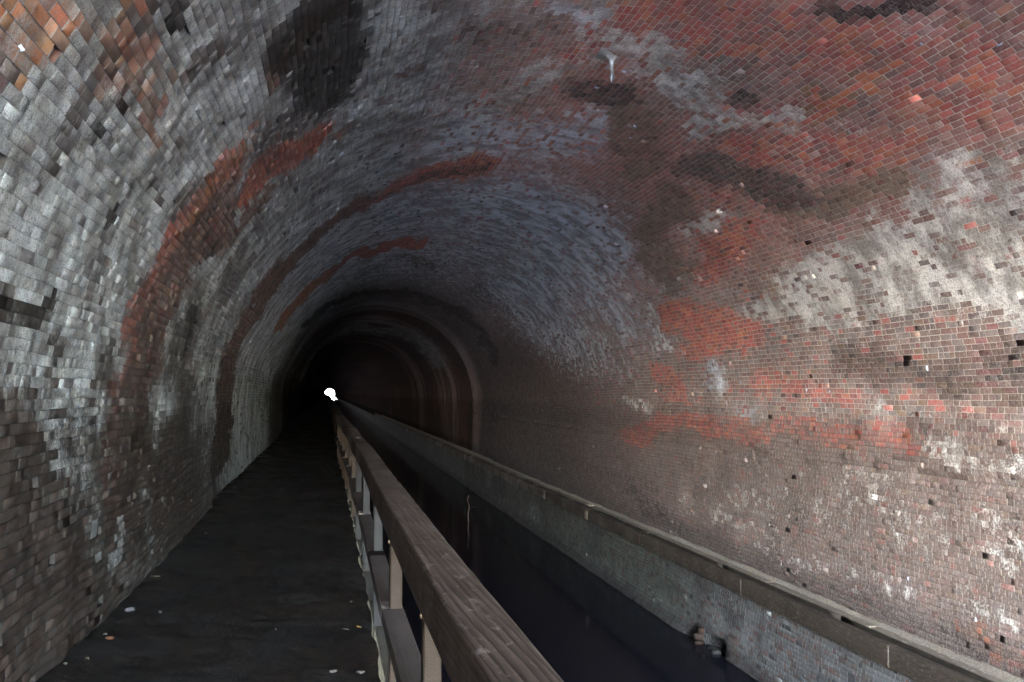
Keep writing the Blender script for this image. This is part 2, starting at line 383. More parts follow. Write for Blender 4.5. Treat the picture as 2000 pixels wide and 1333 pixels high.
# ------------------------------------------------------------------ masonry material
def masonry(name, far=False):
    k = NT(name); P = k.pos()
    col = k.attr('col'); mort = k.attr('mort'); joint = k.attr('joint', 2); lime = k.attr('lime', 2); blue = k.attr('blue', 2)
    n1 = k.noise(5.5, 6, .62, P); n2 = k.noise(38, 5, .62, P); n3 = k.noise(150, 3, .6, P); n4 = k.noise(1.7, 5, .6, P)
    if far:
        sy = k.attr('sy', 1)
        br = k.n('ShaderNodeTexBrick'); k.l(sy, br.inputs['Vector'])
        br.inputs['Scale'].default_value = 1; br.inputs['Brick Width'].default_value = .18; br.inputs['Row Height'].default_value = .0622
        br.inputs['Mortar Size'].default_value = .006; br.inputs['Mortar Smooth'].default_value = .3; br.offset = .5
        br.inputs['Color1'].default_value = (.5, .5, .5, 1); br.inputs['Color2'].default_value = (1.4, 1.3, 1.3, 1); br.inputs['Mortar'].default_value = (1.1, 1.1, 1.1, 1)
        col = k.mix(.7, col, k.mix(1.0, col, br.outputs['Color'], 'MULTIPLY'))
        joint = k.math('MULTIPLY', br.outputs['Fac'], .7)
    j = k.ramp(k.math('ADD', joint, k.math('MULTIPLY', k.math('SUBTRACT', n2, .5), .55)), .35, .75)
    c = k.mix(k.math('MULTIPLY', k.ramp(n1, .45, .75), .35), col, k.mix(1.0, col, (.55, .5, .5), 'MULTIPLY'))
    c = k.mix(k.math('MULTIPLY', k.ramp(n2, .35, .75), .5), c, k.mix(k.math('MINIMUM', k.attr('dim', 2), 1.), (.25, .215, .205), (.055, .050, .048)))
    c = k.mix(j, c, mort)
    # lime bloom: crosses joints, broken at several sizes
    t = k.math('ADD', lime, k.math('MULTIPLY', k.math('SUBTRACT', n1, .5), 1.1))
    t = k.math('ADD', t, k.math('MULTIPLY', k.math('SUBTRACT', n2, .5), .75))
    t = k.math('ADD', t, k.math('MULTIPLY', k.math('SUBTRACT', n4, .5), .35))
    lf = k.math('MULTIPLY', k.ramp(t, .30, .85), .86)
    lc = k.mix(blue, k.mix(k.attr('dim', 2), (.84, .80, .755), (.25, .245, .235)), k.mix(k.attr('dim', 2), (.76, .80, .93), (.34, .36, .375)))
    lc = k.mix(k.ramp(n3, .35, .7), k.mix(1.0, lc, (.72, .72, .72), 'MULTIPLY'), lc)
    n5 = k.noise(2.6, 7, .68, k.pos((1, 1, .55))); lc = k.mix(k.ramp(n5, .36, .62), k.mix(1.0, lc, (.36, .345, .33), 'MULTIPLY'), lc)
    c = k.mix(lf, c, lc)
    # pits and grime
    c = k.mix(k.math('MULTIPLY', k.ramp(k.math('ADD', k.math('MULTIPLY', n3, .6), k.math('MULTIPLY', n2, .4)), .52, .40), k.math('ADD', .35, k.math('MULTIPLY', lf, .4))), c, (.03, .032, .034))
    k.l(c, k.b.inputs['Base Color'])
    k.val(k.b.inputs['Roughness'], k.ramp(n1, .3, .7, .62, .92)); k.b.inputs['Specular IOR Level'].default_value = 0.0 if far else .07
    h = k.math('ADD', k.math('MULTIPLY', n2, .28), k.math('MULTIPLY', n3, .35))
    h = k.math('ADD', h, k.math('MULTIPLY', k.math('MULTIPLY', lf, n2), 1.1))
    if far: h = k.math('SUBTRACT', h, k.math('MULTIPLY', br.outputs['Fac'], .5))
    b = k.bump(h, .55, .006); k.l(b, k.b.inputs['Normal'])
    return k.m
M_BRICK = masonry('brick_masonry'); M_FAR = masonry('distant_masonry', True)

# ------------------------------------------------------------------ bricks as geometry
def bricks(name, point, s0, s1, y0, y1, colf, rough, pstretch, parent, recess=.0005, missing=.00022, pitch=.0622):
    S, Y, HS, HW = [], [], [], []
    ns = int(round((s1 - s0) / pitch)); pitch = (s1 - s0) / ns
    for i in range(ns):
        s = s0 + (i + .5) * pitch; n = int((y1 - y0) / .086)
        ps = np.clip(pstretch(s) + .35 * (vnoise(np.arange(n) * .05, i * .31, 13) - .5), .05, .95)
        L = np.where(rng.random(n) < ps, .170, .080) * rng.uniform(.94, 1.06, n) + .009
        e = y0 + np.cumsum(L) - rng.uniform(0, .16); e = e[e < y1]
        a = e[:-1]; b = e[1:]
        S.append(np.full(len(a), s)); Y.append((a + b) / 2); HW.append((b - a) / 2)
    S = np.concatenate(S); Y = np.concatenate(Y); HW = np.concatenate(HW); n = len(S); HS = np.full(n, pitch / 2)
    wave = lambda s, y: .030 * (fbm(s * .45, y * .30, 101, 3) - .5) * 2 + .005 * (vnoise(s * 3, y * 2.2, 111) - .5) * 2
    c, mo, li, bl, M = colf(S, Y)
    rg = rough(S, Y); ML = M['L'] if M else np.zeros(n)
    dep = rng.normal(0, 1, n) * rg; gone = rng.random(n) < missing * (1 + 18 * sst(5.5, 8, S))
    dep = np.where(gone, -rng.uniform(.04, .09, n), dep)
    c = np.where(gone[:, None], c * .35, c); li = np.where(gone, 0, li)
    tilt_s = rng.normal(0, 1, n) * rg * .25 + .0003; tilt_y = rng.normal(0, 1, n) * rg * .35; cover = np.clip(li * 1.1, 0, .9) * (1 - .45 * sst(6, 8, S))
    low = sst(.4, -.1, S); lft = sst(6, 8, S); bedk = 1 - .90 * low - .8 * lft  # bedk darkens bed-joint mortar, painting the shadow gap between courses
    V = np.zeros((n, 12, 3)); J = np.zeros((n, 12)); mo12 = np.repeat(mo[:, None], 12, axis=1)
    g_s = .0044 + rng.uniform(-.001, .002, n); g_y = .0052 + rng.uniform(-.001, .003, n)
    corner = ((-1, -1), (1, -1), (1, 1), (-1, 1))
    for q, (a, b) in enumerate(corner):
        ss = S + a * HS; yy = Y + b * HW
        # joint surface: upright joints nearly flush, bed joints raked deeper
        V[:, q] = point(ss + wave(ss, yy), yy + .004 * (vnoise(ss * 40, yy * 40, 5) - .5), -recess * (1 - cover))
        V[:, q + 8] = point(ss + wave(ss, yy), yy, -(recess + .0018 * low + .0060 * lft) * (1 - .7 * cover))
        J[:, q] = 1; J[:, q + 8] = 1; mo12[:, q + 8] *= bedk[:, None]
        js = rng.normal(0, 1, n) * (.0014 + .25 * rg); jy = rng.normal(0, 1, n) * (.0022 + .25 * rg)
        ss = S + a * (HS - g_s) + js; yy = Y + b * (HW - g_y) + jy
        V[:, q + 4] = point(ss + wave(ss, yy), yy, (.0004 + dep) * (1 - .3 * cover) - a * tilt_s + b * tilt_y)
        J[:, q + 4] = .12 + .30 * np.clip(ML, 0, 1) * (1 - lft)
    J[gone] = .0
    base = np.arange(n)[:, None] * 12
    # side quads: corners 0-1 and 2-3 bound upright joints, 1-2 and 3-0 bed joints
    fs = [(4, 5, 6, 7), (0, 1, 5, 4), (2, 3, 7, 6), (9, 10, 6, 5), (11, 8, 4, 7)]
    F = np.concatenate([base + np.array(f)[None] for f in fs])[:, ::-1]
    rep = lambda A: np.repeat(A, 12, axis=0)
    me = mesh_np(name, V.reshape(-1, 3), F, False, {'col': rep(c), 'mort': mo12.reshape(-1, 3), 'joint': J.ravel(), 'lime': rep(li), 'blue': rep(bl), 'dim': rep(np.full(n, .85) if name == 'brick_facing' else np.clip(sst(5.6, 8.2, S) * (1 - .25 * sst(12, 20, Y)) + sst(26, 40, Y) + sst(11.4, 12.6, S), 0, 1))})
    return link(name, me, M_BRICK, parent)

BR0, BR1 = 2.6, 44.0
tunnel = tag(empty('brick_tunnel', (CX, 0, 0)), 'long arched canal tunnel lined with patchy red brick and pale lime crust', 'tunnel')
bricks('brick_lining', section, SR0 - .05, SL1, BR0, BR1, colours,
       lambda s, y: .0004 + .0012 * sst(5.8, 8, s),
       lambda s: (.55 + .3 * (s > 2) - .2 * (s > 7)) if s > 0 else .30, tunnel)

def shell(name, ys, ds, off, mat, cut=None):
    ss = np.arange(SR0 - .45, SL1 + .35, ds)
    ss = np.append(ss, SL1 + .35)
    S, Y = np.meshgrid(ss, ys, indexing='ij'); s = S.ravel(); y = Y.ravel()
    c, mo, li, bl, M = colours(s, y, False)
    lump = .006 * (vnoise(s * 14, y * 14, 71) - .5)
    if mat is M_FAR: lump = lump - .03 * sst(BR1 + 14, BR1, y)
    V = section(s, y, off + lump)
    F = grid_faces(len(ss), len(ys))
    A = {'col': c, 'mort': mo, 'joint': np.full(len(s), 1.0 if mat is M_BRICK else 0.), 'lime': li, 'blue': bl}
    A['dim'] = np.clip(sst(5.6, 8.2, s) * (1 - .25 * sst(12, 20, y)) + sst(26, 40, y) + sst(11.4, 12.6, s), 0, 1)  # dim: darker lime and grain colours, with depth shade painted in
    A['sy'] = np.stack([y, s, 0 * s], -1)
    return link(name, mesh_np(name, V, F, True, A), mat, tunnel)
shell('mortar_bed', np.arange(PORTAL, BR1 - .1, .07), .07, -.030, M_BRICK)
yf = [BR1 - .2]
while yf[-1] < END: yf.append(yf[-1] + max(.12, yf[-1] * .004))
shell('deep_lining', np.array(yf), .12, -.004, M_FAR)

# mineral deposits weeping from joints
k = NT('calcite'); P = k.pos(); n = k.noise(60, 4, .6, P)
k.l(k.mix(n, (.22, .26, .40), (.42, .46, .56)), k.b.inputs['Base Color']); k.b.inputs['Roughness'].default_value = .3
k.l(k.bump(n, .5, .006), k.b.inputs['Normal']); M_CALC = k.m
def deposit(s, y, ls, ly, h):
    n, m = 12, 16; V = []
    for i in range(n):
        r = (i + .001) / (n - 1)
        for j in range(m):
            a = 2 * math.pi * j / m; rr = r * (1 + .35 * math.sin(2 * a + s * 7) + .25 * math.sin(3 * a + y * 5) + .15 * math.sin(5 * a + s))
            V.append((s + ls * rr * math.cos(a), y + ly * rr * math.sin(a), h * math.exp(-5 * r * r) - .012 * r))
    V = np.array(V); X = section(V[:, 0], V[:, 1], V[:, 2] + .004)
    F = [(i * m + j, i * m + (j + 1) % m, (i + 1) * m + (j + 1) % m, (i + 1) * m + j) for i in range(n - 1) for j in range(m)]
    link('mineral_deposit', mesh_np('mineral_deposit', X, F, True), M_CALC, tunnel)
for s, y, ls, ly, h in ((4.84, 11.5, .05, .07, .03), (5.59, 10.68, .05, .07, .03), (5.46, 10.01, .05, .06, .03), (6.65, 13.25, .05, .05, .03),
        (.67, 9.39, .10, .045, .02), (.57, 14.23, .05, .05, .02), (.42, 11.52, .04, .05, .02), (.44, 12.12, .045, .04, .02),
        (3.76, 6.98, .025, .04, .02), (3.43, 6.41, .03, .06, .02), (10.66, 4.04, .03, .03, .03), (4.76, 11.94, .03, .06, .02), (-1.85, 8.77, .06, .012, .02), (-1.65, 9.9, .05, .012, .02)):
    deposit(s, y, ls * .8, ly * .8, h * .35)

# ------------------------------------------------------------------ stalactite
def lathe(prof, n=14, wob=.0, seed=1):
    V, F = [], []
    for i, (r, z, x) in enumerate(prof):
        for j in range(n):
            a = 2 * math.pi * j / n; rr = r * (1 + wob * math.sin(3 * a + i * .7 + seed))
            V.append((x + rr * math.cos(a), rr * math.sin(a), z))
    m = len(prof)
    F = [(i * n + j, i * n + (j + 1) % n, (i + 1) * n + (j + 1) % n, (i + 1) * n + j) for i in range(m - 1) for j in range(n)]
    return V, F
SP = section(np.array([5.71]), np.array([9.68]), np.array([.0]))[0]
prof = [(.24, .05, 0), (.18, .018, 0), (.085, .0, 0), (.045, -.025, 0), (.026, -.06, 0), (.018, -.10, .002), (.015, -.14, .003), (.020, -.17, .003), (.028, -.195, .002), (.024, -.22, 0), (.017, -.25, -.002), (.010, -.268, -.002), (.001, -.272, -.002)]
V, F = lathe(prof, 20, .16)
k = NT('stalactite_lime'); P = k.pos(); n = k.noise(45, 4, .6, P)
k.l(k.mix(n, (.10, .095, .09), (.26, .25, .235)), k.b.inputs['Base Color']); k.b.inputs['Roughness'].default_value = .35; k.l(k.bump(n, .4, .004), k.b.inputs['Normal'])
st = link('stalactite', mesh_np('stalactite', np.array(V) - (0, 0, EYE), F, True), k.m); st.location = (SP[0], SP[1], SP[2] + EYE)
tag(st, 'pale flared lime stalactite hanging from the brick vault', 'stalactite')

# ------------------------------------------------------------------ timber material
def timber(name, a, b, rough=.5, grain=1.0, kn=True, pale=None, spec=.1, bands=False):
    k = NT(name); k.b.inputs['Specular IOR Level'].default_value = spec; P = k.pos((1, .045, 1)); 
    d = k.noise(2.6, 3, .5, k.pos((1.4, .55, 1.4)), out=1)
    v = k.n('ShaderNodeVectorMath', operation='MULTIPLY_ADD'); k.l(d, v.inputs[0]); v.inputs[1].default_value = (.10, .02, .10); k.l(P, v.inputs[2])
    wv = k.n('ShaderNodeTexWave', wave_type='RINGS', rings_direction='Y', wave_profile='SAW'); k.l(v.outputs[0], wv.inputs[0])
    wv.inputs['Scale'].default_value = 26; wv.inputs['Distortion'].default_value = 3.0; wv.inputs['Detail'].default_value = 3; wv.inputs['Detail Scale'].default_value = 1.2
    if bands:
        wv.wave_type = 'BANDS'; wv.bands_direction = 'DIAGONAL'; wv.inputs['Scale'].default_value = 27; wv.inputs['Distortion'].default_value = 9; wv.inputs['Detail'].default_value = 2.5; wv.inputs['Detail Scale'].default_value = .55; k.l(P, wv.inputs[0])
    f = k.noise(90, 4, .7, k.pos((1, .035, 1))); g = k.noise(1.3, 4, .6, k.pos((1, .6, 1))); pt = k.noise(26, 5, .65, k.pos((1, .45, 1)))
    c = k.mix(k.math('MULTIPLY', wv.outputs['Fac'], .75), a, b)
    c = k.mix(k.math('MULTIPLY', k.ramp(f, .35, .7), .35), c, k.mix(1.0, c, (.5, .48, .46), 'MULTIPLY'))
    c = k.mix(k.math('MULTIPLY', k.ramp(g, .35, .7), .5), c, k.mix(1.0, c, (.6, .58, .6), 'MULTIPLY'))
    if pale: c = k.mix(k.math('MULTIPLY', k.ramp(pt, .56, .70), .6), c, pale)
    k.l(c, k.b.inputs['Base Color'])
    k.val(k.b.inputs['Roughness'], k.ramp(g, .3, .7, rough - .1, rough + .25))
    h = k.math('ADD', k.math('MULTIPLY', wv.outputs['Fac'], .9 * grain), k.math('MULTIPLY', f, .5))
    h = k.math('ADD', h, k.math('MULTIPLY', pt, .5))
    k.l(k.bump(h, .75, .004), k.b.inputs['Normal']); return k.m
M_RAIL = timber('dark_painted_timber', (.026, .0175, .013), (.125, .090, .072), .45, 2.0, pale=(.21, .17, .145), spec=.14, bands=True)
M_MID = timber('brown_board', (.055, .044, .039), (.078, .064, .057), .6, .25)
M_POST = timber('post_timber', (.013, .0086, .006), (.021, .0142, .010), .7, .4)
M_POSTG = timber('grey_post_timber', (.011, .0107, .011), (.019, .0183, .019), .7, .4)
M_LEDGE = timber('weathered_ledge_timber', (.026, .020, .016), (.052, .041, .032), .65, .35, pale=(.12, .10, .085))
M_DUST = timber('silted_board', (.075, .062, .049), (.13, .11, .088), .85, .15, pale=(.24, .21, .175))
M_GROOVE = timber('groove_shade', (.012, .010, .008), (.03, .025, .02), .6, .3)  # dark colour for the painted groove shadow
M_PALE = timber('pale_sleeper', (.05, .047, .038), (.15, .135, .11), .8, .8, pale=(.15, .12, .09))

def beam(name, path, w, h, mat, parent, step=.12, r=.010, chip=.0, seed=0, ends=True, smooth=True):
    """timber along Y; path(y) -> (x centre, top z relative to eye); rounded section with worn arrises"""
    y0, y1, fx, fz = path
    ys = np.arange(y0, y1, step); ys = np.append(ys, y1) if y1 - ys[-1] > 1e-3 else ys
    prof = []
    for cx_, cz_, a0 in ((w / 2 - r, -r, 0), (-w / 2 + r, -r, 90), (-w / 2 + r, -h + r, 180), (w / 2 - r, -h + r, 270)):
        for t in (0, 30, 60, 90): prof.append((cx_ + r * math.cos(R_(a0 + t)), cz_ + r * math.sin(R_(a0 + t)), cx_, cz_))
    m = len(prof); V = []
    for i, y in enumerate(ys):
        x = fx(y); z = fz(y)
        for j, (px, pz, qx, qz) in enumerate(prof):
            wob = chip * (vnoise(y * 6 + seed * 3.3, j // 4 * 5.1 + .3, seed) ** 3) * 2.2
            dx = -math.copysign(wob, px) * (j // 4 in (0, 1)); dz = -wob * .7 * (j // 4 in (0, 1))
            V.append((x + px + dx + .0015 * (vnoise(y * 3, seed + .5, 4) - .5), y, z + pz + dz))
    F = [(i * m + j, i * m + (j + 1) % m, (i + 1) * m + (j + 1) % m, (i + 1) * m + j) for i in range(len(ys) - 1) for j in range(m)]
    n0 = len(V)
    for e in (0, len(ys) - 1):
        V.append((fx(ys[e]), ys[e], fz(ys[e]) - h / 2)); c = len(V) - 1
        for j in range(m):
            a, b = e * m + j, e * m + (j + 1) % m
            F.append((c, b, a, a) if e == 0 else (c, a, b, b))
    V = np.array(V); F4 = [f for f in F if f[2] != f[3]]; T = [f[:3] for f in F if f[2] == f[3]]
    V[:, 2] += EYE
    me = bpy.data.meshes.new(name); me.from_pydata([tuple(v) for v in V], [], [tuple(int(q) for q in f[::-1]) for f in F4] + [tuple(int(q) for q in f[::-1]) for f in T])
    me.update()
    if smooth:
        for p in me.polygons: p.use_smooth = len(p.vertices) == 4
    return link(name, me, mat, parent)

# ------------------------------------------------------------------ wooden railing
rail = tag(empty('wooden_railing', (.37, 3.5, 0)), 'dark brown wooden railing with a heavy top beam between towpath and canal', 'railing')
def rx(y): return -.085 * math.exp(-((y - 25) / 6.5) ** 2) + .006 * math.sin(y * .9) + (.0 if y < 40 else -.02 * math.sin((y - 40) / 9))
def rz(y): return .006 * math.sin(y * 1.3 + 1) * min(1, y / 5) + .03 * math.exp(-((y - 22) / 4) ** 2) - (.02 * math.sin((y - 30) / 8) if y > 30 else 0)
posts_y = [1.4, 3.5, 5.27, 7.27, 9.57, 11.6]
while len(posts_y) < 100: posts_y.append(posts_y[-1] + 2.06 + .12 * math.sin(len(posts_y) * 2.1))
caps = [.1, 4.62, 8.72, 12.4, 16.0]
while caps[-1] < 206: caps.append(caps[-1] + 4.12)
while caps[-1] < 775: caps.append(caps[-1] + 24)
for i in range(len(caps) - 1):
    a, b = caps[i] + .001, caps[i + 1] - .001; dz = -.0008 * i if i < 8 else -.0064; dx = .001 * math.sin(i * 3.1)
    beam('top_beam', (a, b, lambda y, dx=dx: .375 + rx(y) + dx, lambda y, dz=dz: -.550 + rz(y) + dz), .148, .168, M_RAIL, rail, step=.03 if b < 14 else .3, r=.012, chip=.0015 if b < 40 else 0, seed=i)
mids = [1.4] + posts_y[2:]
mid_dz = [.0, -.012, -.020, -.035, -.02, -.03]
for i in range(len(posts_y) - 1):
    a, b = posts_y[i] + .003, posts_y[i + 1] - .001; dz = -1.135 + (mid_dz[i] if i < 6 else -.02 + .012 * math.sin(i * 1.7))
    beam('middle_rail', (a, b, lambda y, i=i: .3575 + rx(y), lambda y, dz=dz: dz), .116, .075, M_MID, rail, step=.25, r=.004, seed=i)
for i, y in enumerate(posts_y):
    h0 = -.70 + rz(y); x0, x1 = .340 + rx(y), .406 + rx(y); zb = -2.1
    me = bpy.data.meshes.new('post')
    ch = .006; V = []
    for z in (h0 + EYE, zb + EYE):
        for X, Y in ((x0 + ch, y), (x1 - ch, y), (x1, y + ch), (x1, y + .09 - ch), (x1 - ch, y + .09), (x0 + ch, y + .09), (x0, y + .09 - ch), (x0, y + ch)):
            V.append((X + .0015 * math.sin(i * 5 + z * 3), Y, z))
    F = [(j, (j + 1) % 8, (j + 1) % 8 + 8, j + 8) for j in range(8)] + [tuple(range(8))[::-1], tuple(range(8, 16))]
    me.from_pydata(V, [], F); me.update()
    # the end of the mid rail sits against the post's left half: keep the post whole, rails stop 1-3 mm clear
    o = link('post', me, M_POSTG if i in (3, 4, 5) else M_POST, rail)
    # bolt head in the near posts
    if i < 8:
        V, F = lathe([(.001, 0, 0), (.008, .0, 0), (.012, .003, 0), (.012, .007, 0)], 8)
        Vb = np.array([(x0 - .008 + vz, y + .045 + vx, -.80 + vy) for vx, vy, vz in V])
        link('bolt', mesh_np('bolt', Vb, F), None, o).location = (0, 0, 0)
M_IRON = NT('rusty_iron'); M_IRON.b.inputs['Base Color'].default_value = (.12, .08, .06, 1); M_IRON.b.inputs['Roughness'].default_value = .6; M_IRON.b.inputs['Metallic'].default_value = .5
for o in bpy.data.objects:
    if o.name.startswith('bolt'): o.data.materials.append(M_IRON.m)

V, F = [], []
y = posts_y[-1] + 2.06
for i in range(280):
    n0 = len(V); x0, x1 = .340 + rx(y), .406 + rx(y)
    for z in (-.7, -2.1): V += [(x0, y, z), (x1, y, z), (x1, y + .09, z), (x0, y + .09, z)]
    F += [(n0 + j, n0 + 4 + j, n0 + 4 + (j + 1) % 4, n0 + (j + 1) % 4) for j in range(4)]; y += 2.06
tag(link('distant_posts', mesh_np('distant_posts', V, F), M_POST, rail), kind='stuff')
y = posts_y[-1]
while y < 770:
    beam('middle_rail', (y, y + 28, lambda t: .3575 + rx(t), lambda t: -1.15), .116, .075, M_MID, rail, step=2., r=.004); y += 28.01
# ------------------------------------------------------------------ towpath and its wall
k = NT('damp_towpath_earth'); P = k.pos(); n1 = k.noise(1.5, 6, .62, k.pos((1.2, .8, 1))); n2 = k.noise(24, 6, .65, P); n3 = k.noise(120, 4, .7, P)
c = k.mix(k.ramp(n1, .35, .7), (.008, .006, .005), (.030, .023, .018)); c = k.mix(k.ramp(n3, .55, .8), c, (.05, .045, .04)); c = k.mix(k.ramp(n2, .6, .42), c, (.006, .005, .005))
k.l(c, k.b.inputs['Base Color']); k.val(k.b.inputs['Roughness'], k.ramp(n1, .42, .58, .85, .38)); k.b.inputs['Specular IOR Level'].default_value = .12
k.l(k.bump(k.math('ADD', n2, k.math('MULTIPLY', n3, .5)), .8, .02), k.b.inputs['Normal']); M_PATH = k.m
def path_z(x, y):
    edge = sst(-.25, .33, x)
    z = -EYE + .034 * (fbm(x * 1.4, y * 1.1, 201, 4) - .5) + .012 * (vnoise(x * 2.6, y * 2.1, 206) - .5) + .010 * (vnoise(x * 11, y * 9, 202) - .5) + .006 * (vnoise(x * 31, y * 27, 203) - .5)
    return z + .05 * sst(-1.15, -1.6, x) * vnoise(y * 1.5, 3.3, 204) - .012 * edge
def path_mesh(name, ys, nx):
    xs = np.concatenate([[-2.3], np.linspace(-1.80, .335, nx - 1)]); X, Y = np.meshgrid(xs, ys, indexing='ij'); x = X.ravel(); y = Y.ravel()
    wob = np.where(x > .3, .018 * (vnoise(y * 4, 1.1, 9) - .5) * 2, 0)
    V = np.stack([x + wob + 0 * y, y, path_z(x, y)], -1); 
    return mesh_np(name, V, grid_faces(nx, len(ys), True), True)
ys = np.concatenate([np.arange(PORTAL, 2, .2), np.arange(2, 20, .04), np.arange(20, 60, .12), np.arange(60, END, 4)])
tag(link('towpath', path_mesh('towpath', ys, 56), M_PATH), kind='structure')

tw = tag(empty('towpath_wall', (.45, 0, 0)), 'brick wall under the edge of the dark towpath, dropping into the canal', 'wall')
def box(name, x0, x1, y0, y1, z0, z1, mat, parent=None, jit=0, ny=1):
    ysx = np.linspace(y0, y1, ny + 1); V = []
    for y in ysx:
        for X, Z in ((x0, z0), (x1, z0), (x1, z1), (x0, z1)): V.append((X, y, Z))
    V = np.array(V)
    F = [(i * 4 + j, i * 4 + (j + 1) % 4, (i + 1) * 4 + (j + 1) % 4, (i + 1) * 4 + j) for i in range(ny) for j in range(4)] + [(3, 2, 1, 0), tuple(ny * 4 + q for q in (0, 1, 2, 3))]
    F = [f[::-1] for f in F]
    return link(name, mesh_np(name, V, F), mat, parent)
k = NT('dark_rubble_fill'); P = k.pos(); n = k.noise(9, 6, .65, P); k.l(k.mix(k.ramp(n, .4, .7), (.05, .045, .042), (.16, .15, .14)), k.b.inputs['Base Color']); k.b.inputs['Roughness'].default_value = .9; k.b.inputs['Specular IOR Level'].default_value = 0
k.l(k.bump(n, .9, .03), k.b.inputs['Normal']); M_RUB = k.m
box('wall_core', .30, .52, PORTAL, END, WATER - .6, -1.90, M_RUB, tw)
def lcol(s, y):
    n = len(s); c = pick(n, ['grey', 'brown', 'redbrown', 'dark'], [.5, .25, .15, .1]) * rng.uniform(.5, 1.0, (n, 1))
    return c, np.tile((.12, .12, .12), (n, 1)), np.full(n, .25), np.full(n, .5), None
bricks('brick_facing', lambda s, y, o: np.stack([.535 + o, y, s], -1)[:, :], WATER - .1, -1.90, 0, 30, lcol, lambda s, y: .002 + 0 * s, lambda s: .4, tw)
bpy.data.objects['brick_facing'].data.flip_normals()
i = 0; y = -4.0
while y < 40:
    L = 2.4 + .2 * math.sin(i * 1.9); 
    if i == 4: pass
    beam('kerb_timber', (y, y + L - .02, lambda t, i=i: .425 + .004 * math.sin(i * 2.2), lambda t, i=i: -1.705 + .012 * math.sin(i * 3.7)), .165, .16, M_PALE, tw, step=.1, r=.012, chip=.006, seed=30 + i)
    y += L; i += 1
# broken lumps of mortar packed below the kerb, seen through the gap by the post
# ------------------------------------------------------------------ canal wall on the right with its timber edge
cw = tag(empty('canal_wall', (6.2, 9, 0)), 'grey brick canal wall rising from black water under a timber edge beam', 'wall')
def flat_pt(s, y, o):
    rel = .035 * (fbm(s * .6, y * .4, 301, 3) - .5) + .018 * (vnoise(s * 2.5, y * 2, 302) - .5)
    hole = .16 * np.exp(-((y - 14.9) / .38) ** 4 - ((s + 4.05) / .16) ** 4) * (vnoise(s * 9, y * 7, 7) * .6 + .6)
    batter = .02 * (s + 3)
    foot = -.10 * sst(-3.75, -4.15, s) * sst(15.6, 16.4, y) - .05 * sst(-3.85, -4.15, s) * vnoise(y * 1.1, .3, 14)
    return np.stack([6.125 + rel + hole + batter + foot - o, y, s], -1)
def ccol(s, y):
    n = len(s); c = pick(n, ['grey', 'brown', 'redbrown', 'dark'], [.66, .22, .08, .04]) * rng.uniform(.75, 1.1, (n, 1)) * np.array((.42, .45, .46))
    b = fbm(s * .8, y * .35, 311, 3); gr = sst(14, 18, y); c = lerp(c, c * np.array((.62, .70, .58)), gr)
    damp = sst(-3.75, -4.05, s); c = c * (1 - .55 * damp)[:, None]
    c = c * (1 - .65 * sst(20, 36, y))[:, None]  # depth shade painted into the bricks; the mortar follows
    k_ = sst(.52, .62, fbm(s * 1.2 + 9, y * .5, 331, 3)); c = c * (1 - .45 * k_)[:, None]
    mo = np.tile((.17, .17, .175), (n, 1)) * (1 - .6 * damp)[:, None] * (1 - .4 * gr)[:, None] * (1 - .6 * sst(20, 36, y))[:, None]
    return c, mo, np.clip(.10 + .7 * (b - .5) + .12 * sst(.5, .7, b) - .3 * damp, 0, 1), np.clip(.6 + .6 * (vnoise(s, y * .6, 41) - .5), 0, 1), None
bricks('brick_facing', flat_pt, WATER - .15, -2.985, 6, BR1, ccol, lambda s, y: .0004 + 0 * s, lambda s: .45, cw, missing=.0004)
ss = np.arange(WATER - .5, -2.93, .06); ysm = np.concatenate([np.arange(PORTAL, BR1, .08), np.arange(BR1, END, 2.0)])
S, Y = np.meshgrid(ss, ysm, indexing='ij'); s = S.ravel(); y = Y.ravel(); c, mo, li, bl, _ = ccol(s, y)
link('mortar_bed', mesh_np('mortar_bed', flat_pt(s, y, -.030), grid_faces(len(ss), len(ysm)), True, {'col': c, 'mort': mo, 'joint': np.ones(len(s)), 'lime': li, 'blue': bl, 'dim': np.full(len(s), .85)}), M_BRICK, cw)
y = 1.0; i = 0
while y < 130:
    L = 4.3 + .5 * math.sin(i * 2.7)
    sx = lambda t, i=i: 6.105 + .016 * math.sin(t * .5) ; sz = lambda t, i=i: -2.745 + .012 * math.sin(t * .35) 
    beam('edge_beam', (y, y + L - .002, sx, sz), .11, .245, M_LEDGE, cw, step=.05 if y < 20 else .4, r=.010, chip=0, seed=60)
    y += L; i += 1
y = .2; i = 0
while y < 130:
    L = 3.1 + .6 * math.sin(i * 1.3)
    beam('back_board', (y, y + L - .003, lambda t, i=i: 6.268 + .006 * math.sin(t * .4), lambda t, i=i: -2.692 + .003 * math.sin(t * .6)), .20, .075, M_DUST, cw, step=.1 if y < 20 else .5, r=.006, chip=0, seed=90)
    y += L; i += 1
y = .2; i = 0
while y < 60:
    beam('groove_shade_strip', (y, y + 3.6, lambda t: 6.157 + .002 * math.sin(t * .6), lambda t: -2.700), .020, .06, M_GROOVE, cw, step=.3, r=.003, seed=120 + i); y += 3.61; i += 1  # added dark strip that paints the shadow in the groove behind the beam
